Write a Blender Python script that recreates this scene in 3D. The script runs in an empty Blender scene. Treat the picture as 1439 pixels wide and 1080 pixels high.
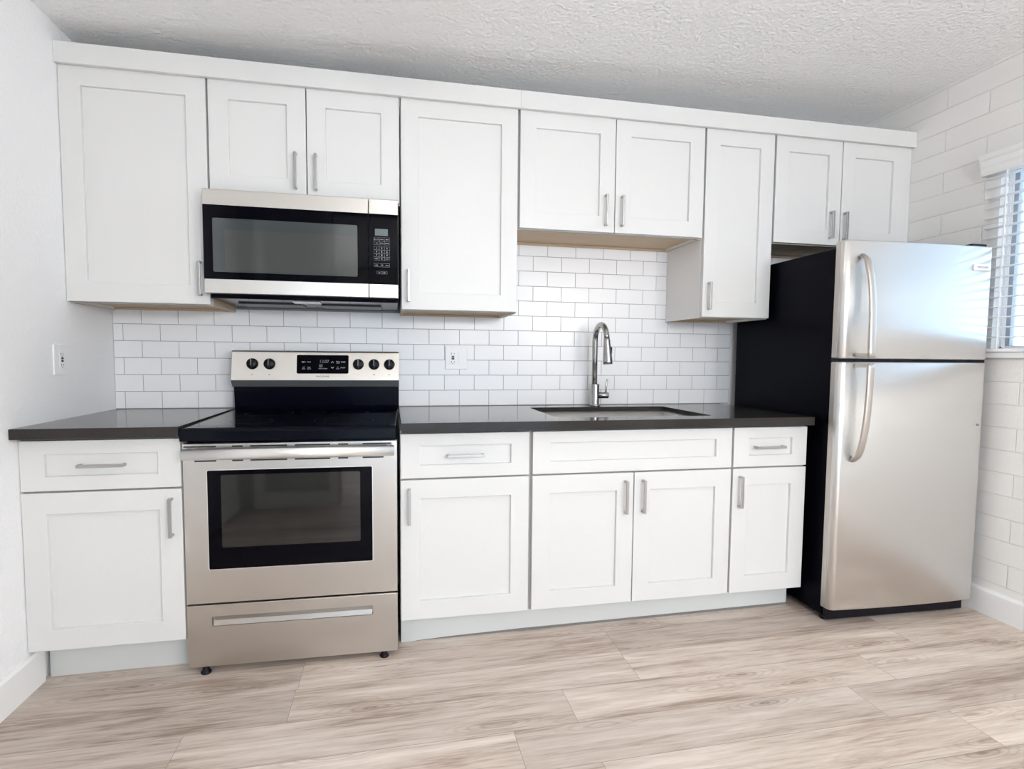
import bpy, bmesh, math, random
from mathutils import Matrix, Vector
random.seed(7)
C = bpy.context.scene.collection
SC = bpy.context.scene

# ------------------------------------------------------------------ camera
cam_d = bpy.data.cameras.new('camera')
cam = bpy.data.objects.new('camera', cam_d); C.objects.link(cam)
cam_d.sensor_fit = 'HORIZONTAL'; cam_d.sensor_width = 36.0
cam_d.lens = 791.10 * 36.0 / 1439.0
cam_d.shift_x = 4.96 / 1439.0
cam_d.shift_y = 13.35 / 1439.0
cam_d.clip_start = 0.02
_r = Vector((0.97936051, -0.20195725, 0.00814061))
_u = Vector((0.00505246, 0.06472465, 0.99789037))
_f = Vector((0.20205809, 0.97725329, -0.06440915))
M = Matrix(((_r.x, _u.x, -_f.x, 1.24855), (_r.y, _u.y, -_f.y, -2.85050), (_r.z, _u.z, -_f.z, 1.16587), (0, 0, 0, 1)))
cam.matrix_world = M
SC.camera = cam

# ------------------------------------------------------------------ world, daylight portals, exposure
W = bpy.data.worlds.new('sky'); SC.world = W; W.use_nodes = True
WORLD_STRENGTH = 2.0
_bg = W.node_tree.nodes['Background']
_bg.inputs['Color'].default_value = (0.60, 0.79, 1.0, 1)
_bg.inputs['Strength'].default_value = WORLD_STRENGTH
LAMP_STRENGTH = 3.2
FAR_FILL_STRENGTH = 31.0
LAMP_COLOR = (1.0, 0.98, 0.955)
SC.view_settings.view_transform = 'Standard'
SC.view_settings.look = 'None'
SC.view_settings.exposure = 1.12
SC.view_settings.gamma = 1.0
SC.view_settings.use_curve_mapping = False
SC.cycles.max_bounces = 12
SC.cycles.diffuse_bounces = 7
SC.cycles.glossy_bounces = 5
SC.cycles.transmission_bounces = 8
SC.cycles.sample_clamp_indirect = 6.0
SC.cycles.use_denoising = True


def portal(name, loc, rot, sx, sy):
    l = bpy.data.lights.new(name, 'AREA'); l.shape = 'RECTANGLE'; l.size = sx; l.size_y = sy
    l.cycles.is_portal = True
    o = bpy.data.objects.new(name, l); C.objects.link(o); o.location = loc; o.rotation_euler = rot
    return o


XR = 3.915          # right wall
YB = 0.055          # back wall plane
YN = -3.05          # wall behind the photographer
YF = -6.4           # far wall of the adjoining room
WIN_Y0, WIN_Y1, WIN_Z0, WIN_Z1 = -2.30, -0.778, 1.207, 2.05
portal('daylight_portal', (XR + 0.115, (WIN_Y0 + WIN_Y1) / 2, (WIN_Z0 + WIN_Z1) / 2), (0, math.pi / 2, 0), WIN_Z1 - WIN_Z0, WIN_Y1 - WIN_Y0)
FW = (0.4, 3.6, 0.08, 2.15)   # far window
portal('daylight_portal', ((FW[0] + FW[1]) / 2, YF - 0.2, (FW[2] + FW[3]) / 2), (math.pi / 2, 0, 0), FW[1] - FW[0], FW[3] - FW[2])


# ------------------------------------------------------------------ materials
def lin(c):
    return tuple((v / 12.92) if v <= 0.04045 else ((v + 0.055) / 1.055) ** 2.4 for v in (x / 255.0 for x in c)) + (1.0,)


def mat(name, col, rough=0.5, metal=0.0, spec=0.5, coat=0.0):
    m = bpy.data.materials.new(name); m.use_nodes = True
    b = m.node_tree.nodes['Principled BSDF']
    b.inputs['Base Color'].default_value = col if len(col) == 4 else col + (1,)
    b.inputs['Roughness'].default_value = rough
    b.inputs['Metallic'].default_value = metal
    b.inputs['Specular IOR Level'].default_value = spec
    if coat:
        b.inputs['Coat Weight'].default_value = coat
    return m


def nd(m, typ, **kw):
    n = m.node_tree.nodes.new(typ)
    for k, v in kw.items():
        setattr(n, k, v)
    return n


def lk(m, a, b):
    m.node_tree.links.new(a, b)


def bsdf(m):
    return m.node_tree.nodes['Principled BSDF']


def add_noise_bump(m, scale, strength, dist=0.002, detail=4, stretch=(1, 1, 1)):
    tc = nd(m, 'ShaderNodeTexCoord'); mp = nd(m, 'ShaderNodeMapping'); mp.inputs['Scale'].default_value = stretch
    n = nd(m, 'ShaderNodeTexNoise'); n.inputs['Scale'].default_value = scale; n.inputs['Detail'].default_value = detail
    b = nd(m, 'ShaderNodeBump'); b.inputs['Strength'].default_value = strength; b.inputs['Distance'].default_value = dist
    lk(m, tc.outputs['Object'], mp.inputs['Vector']); lk(m, mp.outputs['Vector'], n.inputs['Vector'])
    lk(m, n.outputs['Fac'], b.inputs['Height']); lk(m, b.outputs['Normal'], bsdf(m).inputs['Normal'])
    return n, b


def steel(name, col, rough, brush_axis='x', aniso=0.6):
    m = mat(name, col, rough, 1.0)
    tc = nd(m, 'ShaderNodeTexCoord'); mp = nd(m, 'ShaderNodeMapping')
    mp.inputs['Scale'].default_value = {'x': (2, 60, 900), 'z': (900, 60, 2)}[brush_axis]
    n = nd(m, 'ShaderNodeTexNoise'); n.inputs['Scale'].default_value = 1.0; n.inputs['Detail'].default_value = 3
    r = nd(m, 'ShaderNodeMapRange'); r.inputs['To Min'].default_value = rough - 0.03; r.inputs['To Max'].default_value = rough + 0.04
    lk(m, tc.outputs['Object'], mp.inputs['Vector']); lk(m, mp.outputs['Vector'], n.inputs['Vector'])
    lk(m, n.outputs['Fac'], r.inputs['Value']); lk(m, r.outputs['Result'], bsdf(m).inputs['Roughness'])
    b = nd(m, 'ShaderNodeBump'); b.inputs['Strength'].default_value = 0.02; b.inputs['Distance'].default_value = 0.0002
    lk(m, n.outputs['Fac'], b.inputs['Height']); lk(m, b.outputs['Normal'], bsdf(m).inputs['Normal'])
    if aniso:
        t = nd(m, 'ShaderNodeTangent'); t.direction_type = 'RADIAL'; t.axis = 'Z'
        bsdf(m).inputs['Anisotropic'].default_value = aniso
        lk(m, t.outputs['Tangent'], bsdf(m).inputs['Tangent'])
    return m


MT = {}
MT['cab'] = mat('white_cabinet_paint', (0.70, 0.70, 0.695), 0.42)
add_noise_bump(MT['cab'], 220, 0.05, 0.0006)
MT['cabbox'] = mat('cabinet_box_paint', (0.78, 0.775, 0.765), 0.5)
MT['frame'] = mat('face_frame_gap_shade', (0.42, 0.39, 0.37), 0.6)  # white frames coloured darker, so the gaps between doors look shaded
MT['toe'] = mat('toe_kick_paint', (0.62, 0.64, 0.635), 0.5)
add_noise_bump(MT['toe'], 60, 0.1, 0.001)
MT['filter'] = mat('grey_filter_mesh', (0.10, 0.10, 0.105), 0.4, 0.7)
MT['grey_strip'] = mat('dull_grey_strip', (0.20, 0.195, 0.19), 0.8)
MT['wall'] = mat('white_wall_paint', (0.88, 0.885, 0.90), 0.75)
add_noise_bump(MT['wall'], 75, 0.55, 0.006, 6)
MT['ceil'] = mat('textured_ceiling_paint', (0.93, 0.93, 0.93), 0.85)
add_noise_bump(MT['ceil'], 60, 1.0, 0.014, 6)
MT['trim'] = mat('white_trim_paint', (0.88, 0.885, 0.89), 0.38)
MT['grout'] = mat('grey_grout', (0.30, 0.30, 0.31), 0.9)
MT['tile'] = mat('white_gloss_tile', (0.89, 0.895, 0.915), 0.24, spec=0.35)
add_noise_bump(MT['tile'], 14, 0.05, 0.002, 2)
MT['steel'] = steel('brushed_stainless_steel', (0.66, 0.635, 0.60), 0.31)
MT['steel_fr'] = steel('fridge_door_steel', (0.70, 0.69, 0.675), 0.30, 'x', 0.6)
MT['steel_edge'] = steel('fridge_edge_steel', (0.58, 0.54, 0.50), 0.4, 'z', 0.0)
MT['steel_dark'] = mat('grey_painted_steel', (0.36, 0.37, 0.38), 0.4, 0.7)
MT['handle_bright'] = mat('satin_handle_steel', (0.90, 0.89, 0.87), 0.45, 1.0)
MT['fr_handle'] = mat('satin_grey_handle', (0.60, 0.56, 0.52), 0.42, 1.0)
MT['nickel'] = mat('brushed_nickel', (0.46, 0.45, 0.44), 0.34, 1.0)
MT['chrome'] = mat('brushed_faucet_steel', (0.42, 0.415, 0.41), 0.27, 1.0)
MT['sink'] = steel('sink_steel', (0.80, 0.785, 0.77), 0.45, 'x', 0.0)
MT['black_glass'] = mat('black_gloss_glass', (0.001, 0.001, 0.003), 0.04, spec=0.12)
MT['black_enamel'] = mat('black_gloss_enamel', (0.0015, 0.002, 0.006), 0.16, spec=0.15)
MT['black_plastic'] = mat('black_plastic', (0.004, 0.004, 0.008), 0.35, spec=0.25)
MT['fr_side'] = mat('black_textured_side', (0.003, 0.003, 0.006), 0.32, spec=0.05)
add_noise_bump(MT['fr_side'], 260, 0.25, 0.0012, 3)
MT['mw_window'] = mat('microwave_window_mesh', (0.036, 0.045, 0.049), 0.06, spec=1.0)
MT['mw_screen'] = mat('microwave_inner_screen', (0.046, 0.052, 0.051), 0.06, spec=1.0)
MT['oven_window'] = mat('oven_window_glass', (0.008, 0.0085, 0.008), 0.05, spec=0.8)
MT['white_print'] = mat('white_print', (0.62, 0.63, 0.66), 0.5)
MT['grey_print'] = mat('grey_print', (0.22, 0.23, 0.25), 0.5)
MT['ring_print'] = mat('dim_ring_print', (0.045, 0.046, 0.05), 0.4)
MT['dark_print'] = mat('dark_print', (0.03, 0.03, 0.035), 0.5)
MT['lcd'] = mat('display_grey', (0.12, 0.15, 0.155), 0.2)
MT['plate'] = mat('white_plastic_plate', (0.86, 0.87, 0.88), 0.3)
MT['dark_slot'] = mat('dark_slot', (0.02, 0.02, 0.025), 0.6)
MT['blind'] = mat('white_blind_slat', (0.88, 0.885, 0.89), 0.4)
MT['alu'] = mat('window_frame_aluminium', (0.42, 0.45, 0.50), 0.4, 0.7)
MT['alu_white'] = mat('window_frame_white', (0.8, 0.82, 0.84), 0.4)
MT['door_brown'] = mat('grey_wall_paint', (0.55, 0.56, 0.55), 0.8)

# glass pane
g = bpy.data.materials.new('window_glass'); g.use_nodes = True
_nt = g.node_tree; _nt.nodes.clear()
_o = _nt.nodes.new('ShaderNodeOutputMaterial'); _mx = _nt.nodes.new('ShaderNodeMixShader')
_t = _nt.nodes.new('ShaderNodeBsdfTransparent'); _gl = _nt.nodes.new('ShaderNodeBsdfGlossy'); _gl.inputs['Roughness'].default_value = 0.02
_fr = _nt.nodes.new('ShaderNodeFresnel'); _fr.inputs['IOR'].default_value = 1.45
_t.inputs['Color'].default_value = (0.95, 0.97, 0.98, 1)
_nt.links.new(_fr.outputs[0], _mx.inputs[0]); _nt.links.new(_t.outputs[0], _mx.inputs[1]); _nt.links.new(_gl.outputs[0], _mx.inputs[2])
_nt.links.new(_mx.outputs[0], _o.inputs[0])
MT['glass'] = g

# emissive diffuser: the kitchen lamp, and the added far fill globes
def lamp_mat(name, s):
    m = bpy.data.materials.new(name); m.use_nodes = True
    b = bsdf(m); b.inputs['Base Color'].default_value = (0.9, 0.9, 0.88, 1)
    b.inputs['Emission Color'].default_value = LAMP_COLOR + (1,); b.inputs['Emission Strength'].default_value = s
    return m
MT['lamp'] = lamp_mat('lit_lamp_diffuser', LAMP_STRENGTH)
MT['far_fill'] = lamp_mat('far_fill_glow', FAR_FILL_STRENGTH)

# dark quartz worktop
q = mat('dark_quartz', (0.05, 0.045, 0.043), 0.10, spec=0.18)
tc = nd(q, 'ShaderNodeTexCoord'); n = nd(q, 'ShaderNodeTexNoise'); n.inputs['Scale'].default_value = 420; n.inputs['Detail'].default_value = 2
cr = nd(q, 'ShaderNodeValToRGB'); cr.color_ramp.elements[0].position = 0.35; cr.color_ramp.elements[0].color = (0.026, 0.023, 0.0215, 1)
cr.color_ramp.elements[1].position = 0.75; cr.color_ramp.elements[1].color = (0.050, 0.045, 0.042, 1)
lk(q, tc.outputs['Object'], n.inputs['Vector']); lk(q, n.outputs['Fac'], cr.inputs['Fac']); lk(q, cr.outputs['Color'], bsdf(q).inputs['Base Color'])
MT['quartz'] = q

# raw plywood underside
w = mat('raw_maple_plywood', (0.55, 0.42, 0.28), 0.6)
tc = nd(w, 'ShaderNodeTexCoord'); mp = nd(w, 'ShaderNodeMapping'); mp.inputs['Scale'].default_value = (3, 40, 40)
n = nd(w, 'ShaderNodeTexNoise'); n.inputs['Scale'].default_value = 2; n.inputs['Detail'].default_value = 5
cr = nd(w, 'ShaderNodeValToRGB'); cr.color_ramp.elements[0].color = (0.50, 0.37, 0.24, 1); cr.color_ramp.elements[1].color = (0.66, 0.53, 0.38, 1)
lk(w, tc.outputs['Object'], mp.inputs['Vector']); lk(w, mp.outputs['Vector'], n.inputs['Vector']); lk(w, n.outputs['Fac'], cr.inputs['Fac'])
lk(w, cr.outputs['Color'], bsdf(w).inputs['Base Color'])
MT['ply'] = w

# painted block wall: courses and joints in the (y, z) plane
bw = mat('painted_block_wall', (0.88, 0.87, 0.855), 0.6)
tc = nd(bw, 'ShaderNodeTexCoord'); sp = nd(bw, 'ShaderNodeSeparateXYZ'); cb = nd(bw, 'ShaderNodeCombineXYZ')
lk(bw, tc.outputs['Object'], sp.inputs[0])
ay = nd(bw, 'ShaderNodeMath', operation='ADD'); ay.inputs[1].default_value = 8.02
az = nd(bw, 'ShaderNodeMath', operation='ADD'); az.inputs[1].default_value = 1.0160 * 1 - 0.568 + 0.6096
lk(bw, sp.outputs['Y'], ay.inputs[0]); lk(bw, sp.outputs['Z'], az.inputs[0])
lk(bw, ay.outputs[0], cb.inputs['X']); lk(bw, az.outputs[0], cb.inputs['Y'])
br = nd(bw, 'ShaderNodeTexBrick'); br.offset = 0.5
br.inputs['Scale'].default_value = 1.0; br.inputs['Brick Width'].default_value = 0.4064; br.inputs['Row Height'].default_value = 0.1016
br.inputs['Mortar Size'].default_value = 0.0035; br.inputs['Mortar Smooth'].default_value = 0.8
lk(bw, cb.outputs[0], br.inputs['Vector'])
nz = nd(bw, 'ShaderNodeTexNoise'); nz.inputs['Scale'].default_value = 70; nz.inputs['Detail'].default_value = 6
lk(bw, tc.outputs['Object'], nz.inputs['Vector'])
mm = nd(bw, 'ShaderNodeMath', operation='MULTIPLY_ADD'); mm.inputs[1].default_value = -1.0
lk(bw, br.outputs['Fac'], mm.inputs[0])
ms = nd(bw, 'ShaderNodeMath', operation='MULTIPLY'); ms.inputs[1].default_value = 0.5; lk(bw, nz.outputs['Fac'], ms.inputs[0]); lk(bw, ms.outputs[0], mm.inputs[2])
bp_ = nd(bw, 'ShaderNodeBump'); bp_.inputs['Strength'].default_value = 0.5; bp_.inputs['Distance'].default_value = 0.006
br.inputs['Color1'].default_value = (0.88, 0.87, 0.855, 1); br.inputs['Color2'].default_value = (0.85, 0.84, 0.825, 1); br.inputs['Mortar'].default_value = (0.82, 0.81, 0.795, 1)
lk(bw, br.outputs['Color'], bsdf(bw).inputs['Base Color'])
lk(bw, mm.outputs[0], bp_.inputs['Height']); lk(bw, bp_.outputs['Normal'], bsdf(bw).inputs['Normal'])
MT['block'] = bw

# oak-look vinyl planks; 'plank' is a random number per plank
fm = mat('oak_vinyl_plank', (0.5, 0.42, 0.36), 0.42, spec=0.4)
at = nd(fm, 'ShaderNodeAttribute'); at.attribute_name = 'plank'
tc = nd(fm, 'ShaderNodeTexCoord'); sp = nd(fm, 'ShaderNodeSeparateXYZ'); lk(fm, tc.outputs['Object'], sp.inputs[0])
off = nd(fm, 'ShaderNodeMath', operation='MULTIPLY'); off.inputs[1].default_value = 37.0; lk(fm, at.outputs['Fac'], off.inputs[0])
ax_ = nd(fm, 'ShaderNodeMath', operation='ADD'); lk(fm, sp.outputs['X'], ax_.inputs[0]); lk(fm, off.outputs[0], ax_.inputs[1])
cb = nd(fm, 'ShaderNodeCombineXYZ'); lk(fm, ax_.outputs[0], cb.inputs['X']); lk(fm, sp.outputs['Y'], cb.inputs['Y']); lk(fm, off.outputs[0], cb.inputs['Z'])
def fnoise(scale, st, detail, dist):
    mp = nd(fm, 'ShaderNodeMapping'); mp.inputs['Scale'].default_value = st
    n = nd(fm, 'ShaderNodeTexNoise'); n.inputs['Scale'].default_value = scale; n.inputs['Detail'].default_value = detail; n.inputs['Distortion'].default_value = dist
    n.inputs['Roughness'].default_value = 0.62
    lk(fm, cb.outputs[0], mp.inputs['Vector']); lk(fm, mp.outputs['Vector'], n.inputs['Vector'])
    return n
n1 = fnoise(1.0, (1.3, 8, 1), 4, 0.8)      # broad patches
n2 = fnoise(1.0, (9, 150, 1), 6, 0.3)      # fine grain
n3 = fnoise(1.0, (2.6, 42, 1), 6, 0.6)     # streaks
def fmath(op, a, b, c=None):
    q_ = nd(fm, 'ShaderNodeMath', operation=op)
    for i_, v_ in enumerate((a, b, c)):
        if v_ is None: continue
        if isinstance(v_, (int, float)): q_.inputs[i_].default_value = v_
        else: lk(fm, v_, q_.inputs[i_])
    return q_.outputs[0]
blend = fmath('MULTIPLY_ADD', n1.outputs['Fac'], 0.42, fmath('MULTIPLY_ADD', n2.outputs['Fac'], 0.24, fmath('MULTIPLY', n3.outputs['Fac'], 0.34)))
cr1 = nd(fm, 'ShaderNodeValToRGB')
e = cr1.color_ramp.elements
e[0].position = 0.385; e[0].color = (0.31, 0.228, 0.18, 1)
e[1].position = 0.62; e[1].color = (0.72, 0.645, 0.58, 1)
e2 = e.new(0.485); e2.color = (0.555, 0.465, 0.40, 1)
lk(fm, blend, cr1.inputs['Fac'])
mx = nd(fm, 'ShaderNodeMix', data_type='RGBA', blend_type='MULTIPLY'); mx.inputs[0].default_value = 0.0
lk(fm, cr1.outputs['Color'], mx.inputs[6])
# cathedral rings and knots
wv_m = nd(fm, 'ShaderNodeMapping'); wv_m.inputs['Scale'].default_value = (1.9, 8.5, 1); lk(fm, cb.outputs[0], wv_m.inputs['Vector'])
vo = nd(fm, 'ShaderNodeTexVoronoi'); vo.inputs['Scale'].default_value = 1.0; lk(fm, wv_m.outputs['Vector'], vo.inputs['Vector'])
rs = nd(fm, 'ShaderNodeMath', operation='MULTIPLY_ADD'); rs.inputs[1].default_value = 85; lk(fm, vo.outputs['Distance'], rs.inputs[0])
nw = nd(fm, 'ShaderNodeMath', operation='MULTIPLY'); nw.inputs[1].default_value = 22; lk(fm, n1.outputs['Fac'], nw.inputs[0]); lk(fm, nw.outputs[0], rs.inputs[2])
sn = nd(fm, 'ShaderNodeMath', operation='SINE'); lk(fm, rs.outputs[0], sn.inputs[0])
fall = nd(fm, 'ShaderNodeMapRange'); fall.inputs['From Min'].default_value = 0.06; fall.inputs['From Max'].default_value = 0.42; fall.inputs['To Min'].default_value = 1; fall.inputs['To Max'].default_value = 0
lk(fm, vo.outputs['Distance'], fall.inputs['Value'])
knot = nd(fm, 'ShaderNodeMapRange'); knot.inputs['From Min'].default_value = 0.03; knot.inputs['From Max'].default_value = 0.16; knot.inputs['To Min'].default_value = 0.5; knot.inputs['To Max'].default_value = 0
lk(fm, vo.outputs['Distance'], knot.inputs['Value'])
pos = nd(fm, 'ShaderNodeMapRange'); pos.inputs['From Min'].default_value = 0.0; pos.inputs['From Max'].default_value = 1.0; pos.inputs['To Max'].default_value = 0.42
lk(fm, sn.outputs[0], pos.inputs['Value'])
rg = nd(fm, 'ShaderNodeMath', operation='MULTIPLY'); lk(fm, pos.outputs[0], rg.inputs[0]); lk(fm, fall.outputs[0], rg.inputs[1])
kk = nd(fm, 'ShaderNodeMath', operation='ADD', use_clamp=True); lk(fm, rg.outputs[0], kk.inputs[0]); lk(fm, knot.outputs[0], kk.inputs[1])
mk = nd(fm, 'ShaderNodeMix', data_type='RGBA', blend_type='MIX'); lk(fm, kk.outputs[0], mk.inputs[0]); lk(fm, mx.outputs[2], mk.inputs[6]); mk.inputs[7].default_value = (0.25, 0.175, 0.13, 1)
# per-plank tone
tone = nd(fm, 'ShaderNodeMapRange'); tone.inputs['To Min'].default_value = 0.84; tone.inputs['To Max'].default_value = 1.10; lk(fm, at.outputs['Fac'], tone.inputs['Value'])
sc_ = nd(fm, 'ShaderNodeVectorMath', operation='SCALE'); lk(fm, mk.outputs[2], sc_.inputs[0]); lk(fm, tone.outputs[0], sc_.inputs['Scale'])
lk(fm, sc_.outputs[0], bsdf(fm).inputs['Base Color'])
bb = nd(fm, 'ShaderNodeBump'); bb.inputs['Strength'].default_value = 0.12; bb.inputs['Distance'].default_value = 0.0015
lk(fm, n2.outputs['Fac'], bb.inputs['Height']); lk(fm, bb.outputs['Normal'], bsdf(fm).inputs['Normal'])
MT['floor'] = fm


# ------------------------------------------------------------------ mesh helpers
class MB:
    """Collects shapes into one mesh; a list of materials gives slots."""
    def __init__(self):
        self.bm = bmesh.new()

    def box(self, x0, x1, y0, y1, z0, z1, bev=0.0, seg=1, mi=0):
        t = bmesh.new()
        bmesh.ops.create_cube(t, size=1.0)
        for v in t.verts:
            v.co = Vector(((x0 + x1) / 2 + v.co.x * (x1 - x0), (y0 + y1) / 2 + v.co.y * (y1 - y0), (z0 + z1) / 2 + v.co.z * (z1 - z0)))
        if bev:
            bmesh.ops.bevel(t, geom=list(t.edges), offset=bev, segments=seg, affect='EDGES', profile=0.5)
        self._merge(t, mi); return self

    def _merge(self, t, mi=0, smooth=False):
        bmesh.ops.recalc_face_normals(t, faces=list(t.faces))
        vm = {}
        for v in t.verts:
            vm[v] = self.bm.verts.new(v.co)
        for f in t.faces:
            try:
                nf = self.bm.faces.new([vm[v] for v in f.verts]); nf.material_index = mi; nf.smooth = smooth
            except ValueError:
                pass
        t.free()

    def quad(self, pts, mi=0):
        vs = [self.bm.verts.new(p) for p in pts]
        f = self.bm.faces.new(vs); f.material_index = mi; return f

    def prism(self, poly, axis, a, b, bev=0.0, mi=0, smooth=False, seg=2):
        """Extrude a 2-D outline along axis from a to b."""
        t = bmesh.new()
        def P(p, d):
            return {'x': (d, p[0], p[1]), 'y': (p[0], d, p[1]), 'z': (p[0], p[1], d)}[axis]
        v0 = [t.verts.new(P(p, a)) for p in poly]; v1 = [t.verts.new(P(p, b)) for p in poly]
        t.faces.new(v0); t.faces.new(v1[::-1])
        n = len(poly)
        for i in range(n):
            t.faces.new([v0[i], v0[(i + 1) % n], v1[(i + 1) % n], v1[i]])
        if bev:
            bmesh.ops.recalc_face_normals(t, faces=list(t.faces))
            bmesh.ops.bevel(t, geom=list(t.edges), offset=bev, segments=seg, affect='EDGES', profile=0.5)
        self._merge(t, mi, smooth); return self

    def lathe(self, prof, center, axis='z', seg=32, mi=0, smooth=True):
        """prof: (radius, height) pairs."""
        t = bmesh.new(); rings = []
        for r, h in prof:
            ring = []
            for k in range(seg):
                a = 2 * math.pi * k / seg
                p = {'z': (r * math.cos(a), r * math.sin(a), h), 'y': (r * math.cos(a), h, r * math.sin(a)), 'x': (h, r * math.cos(a), r * math.sin(a))}[axis]
                ring.append(t.verts.new(Vector(center) + Vector(p)))
            rings.append(ring)
        for i in range(len(rings) - 1):
            for k in range(seg):
                t.faces.new([rings[i][k], rings[i][(k + 1) % seg], rings[i + 1][(k + 1) % seg], rings[i + 1][k]])
        t.faces.new(rings[0]); t.faces.new(rings[-1][::-1])
        self._merge(t, mi, smooth); return self

    def tube(self, pts, radii, seg=20, mi=0, flat=None):
        """Sweep a circle (or a flat oval: flat=(w, t, side vector)) along pts."""
        t = bmesh.new(); rings = []
        n = len(pts); pts = [Vector(p) for p in pts]
        if not hasattr(radii, '__len__'):
            radii = [radii] * n
        prev = None
        for i in range(n):
            d = (pts[min(i + 1, n - 1)] - pts[max(i - 1, 0)]).normalized()
            if flat:
                s = Vector(flat[2]); s = (s - d * s.dot(d)).normalized()
            else:
                s = prev if prev is not None else (Vector((1, 0, 0)) if abs(d.x) < 0.9 else Vector((0, 1, 0)))
                s = (s - d * s.dot(d)).normalized()
            prev = s; u = d.cross(s)
            ring = []
            for k in range(seg):
                a = 2 * math.pi * k / seg
                if flat:
                    ca, sa = math.cos(a), math.sin(a)
                    e = 0.5
                    px = math.copysign(abs(ca) ** e, ca) * flat[0] / 2; py = math.copysign(abs(sa) ** e, sa) * flat[1] / 2
                    ring.append(t.verts.new(pts[i] + s * px * radii[i] + u * py * radii[i]))
                else:
                    ring.append(t.verts.new(pts[i] + (s * math.cos(a) + u * math.sin(a)) * radii[i]))
            rings.append(ring)
        for i in range(n - 1):
            for k in range(seg):
                t.faces.new([rings[i][k], rings[i][(k + 1) % seg], rings[i + 1][(k + 1) % seg], rings[i + 1][k]])
        t.faces.new(rings[0]); t.faces.new(rings[-1][::-1])
        self._merge(t, mi, True); return self

    def shaker(self, x0, x1, z0, z1, yf, th, sl, sr, rb, rt, depth=0.012):
        """Five-piece door front facing -y, with a recessed flat panel."""
        t = bmesh.new()
        def V(x, y, z): return t.verts.new((x, y, z))
        o = [V(x0, yf, z0), V(x1, yf, z0), V(x1, yf, z1), V(x0, yf, z1)]
        i = [V(x0 + sl, yf, z0 + rb), V(x1 - sr, yf, z0 + rb), V(x1 - sr, yf, z1 - rt), V(x0 + sl, yf, z1 - rt)]
        p = [V(v.co.x + dx, yf + depth, v.co.z + dz) for v, (dx, dz) in zip(i, ((.0012, .0012), (-.0012, .0012), (-.0012, -.0012), (.0012, -.0012)))]
        k = [V(v.co.x, yf + th, v.co.z) for v in o]
        for a in range(4):
            b = (a + 1) % 4
            t.faces.new([o[a], o[b], i[b], i[a]]); t.faces.new([i[a], i[b], p[b], p[a]]); t.faces.new([o[b], o[a], k[a], k[b]])
        t.faces.new(p); t.faces.new(k[::-1])
        bmesh.ops.recalc_face_normals(t, faces=list(t.faces))
        t.edges.ensure_lookup_table()
        ed = [e for e in t.edges if all(v in o for v in e.verts) or all(v in i for v in e.verts) or (any(v in o for v in e.verts) and any(v in k for v in e.verts))]
        bmesh.ops.bevel(t, geom=ed, offset=0.0014, segments=2, affect='EDGES', profile=0.5)
        self._merge(t); return self

    def text(self, s, loc, size, rot=(math.pi / 2, 0, 0), align='CENTER', mi=0, ext=0.0002, sx=1.0):
        cu = bpy.data.curves.new('t', 'FONT'); cu.body = s; cu.size = size; cu.align_x = align; cu.align_y = 'CENTER'; cu.extrude = ext
        o = bpy.data.objects.new('t', cu); C.objects.link(o)
        dg = bpy.context.evaluated_depsgraph_get()
        me = bpy.data.meshes.new_from_object(o.evaluated_get(dg))
        from mathutils import Euler
        X = Matrix.Translation(loc) @ Euler(rot).to_matrix().to_4x4() @ Matrix.Diagonal((sx, 1, 1, 1))
        t = bmesh.new(); t.from_mesh(me); bmesh.ops.transform(t, matrix=X, verts=list(t.verts))
        self._merge(t, mi)
        bpy.data.objects.remove(o); bpy.data.curves.remove(cu); bpy.data.meshes.remove(me)
        return self

    def build(self, name, mats, parent=None, auto=True):
        me = bpy.data.meshes.new(name)
        self.bm.normal_update(); self.bm.to_mesh(me); self.bm.free()
        for m in (mats if isinstance(mats, (list, tuple)) else [mats]):
            me.materials.append(MT[m])
        o = bpy.data.objects.new(name, me); C.objects.link(o)
        if parent:
            o.parent = parent
            # geometry of a 'local' thing is already in its own frame
            off = Vector((0, 0, 0)); root = parent; local = False
            while root is not None:
                local = local or bool(root.get('local'))
                off += root.location; root = root.parent
            if not local:
                for v in me.vertices:
                    v.co -= off
        return o


def thing(name, label, cat, loc=(0, 0, 0), rotz=0.0, group=None, local=False):
    o = bpy.data.objects.new(name, None); C.objects.link(o); o.empty_display_size = 0.05
    o.location = loc; o.rotation_euler = (0, 0, rotz)
    o['label'] = label; o['category'] = cat
    if group: o['group'] = group
    if local: o['local'] = 1
    return o


def tag(o, label, cat, group=None):
    o['label'] = label; o['category'] = cat
    if group: o['group'] = group
    return o


def struct(o):
    o['kind'] = 'structure'; return o


def floor_z(x):
    return -0.015 + 0.0064 * x


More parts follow.
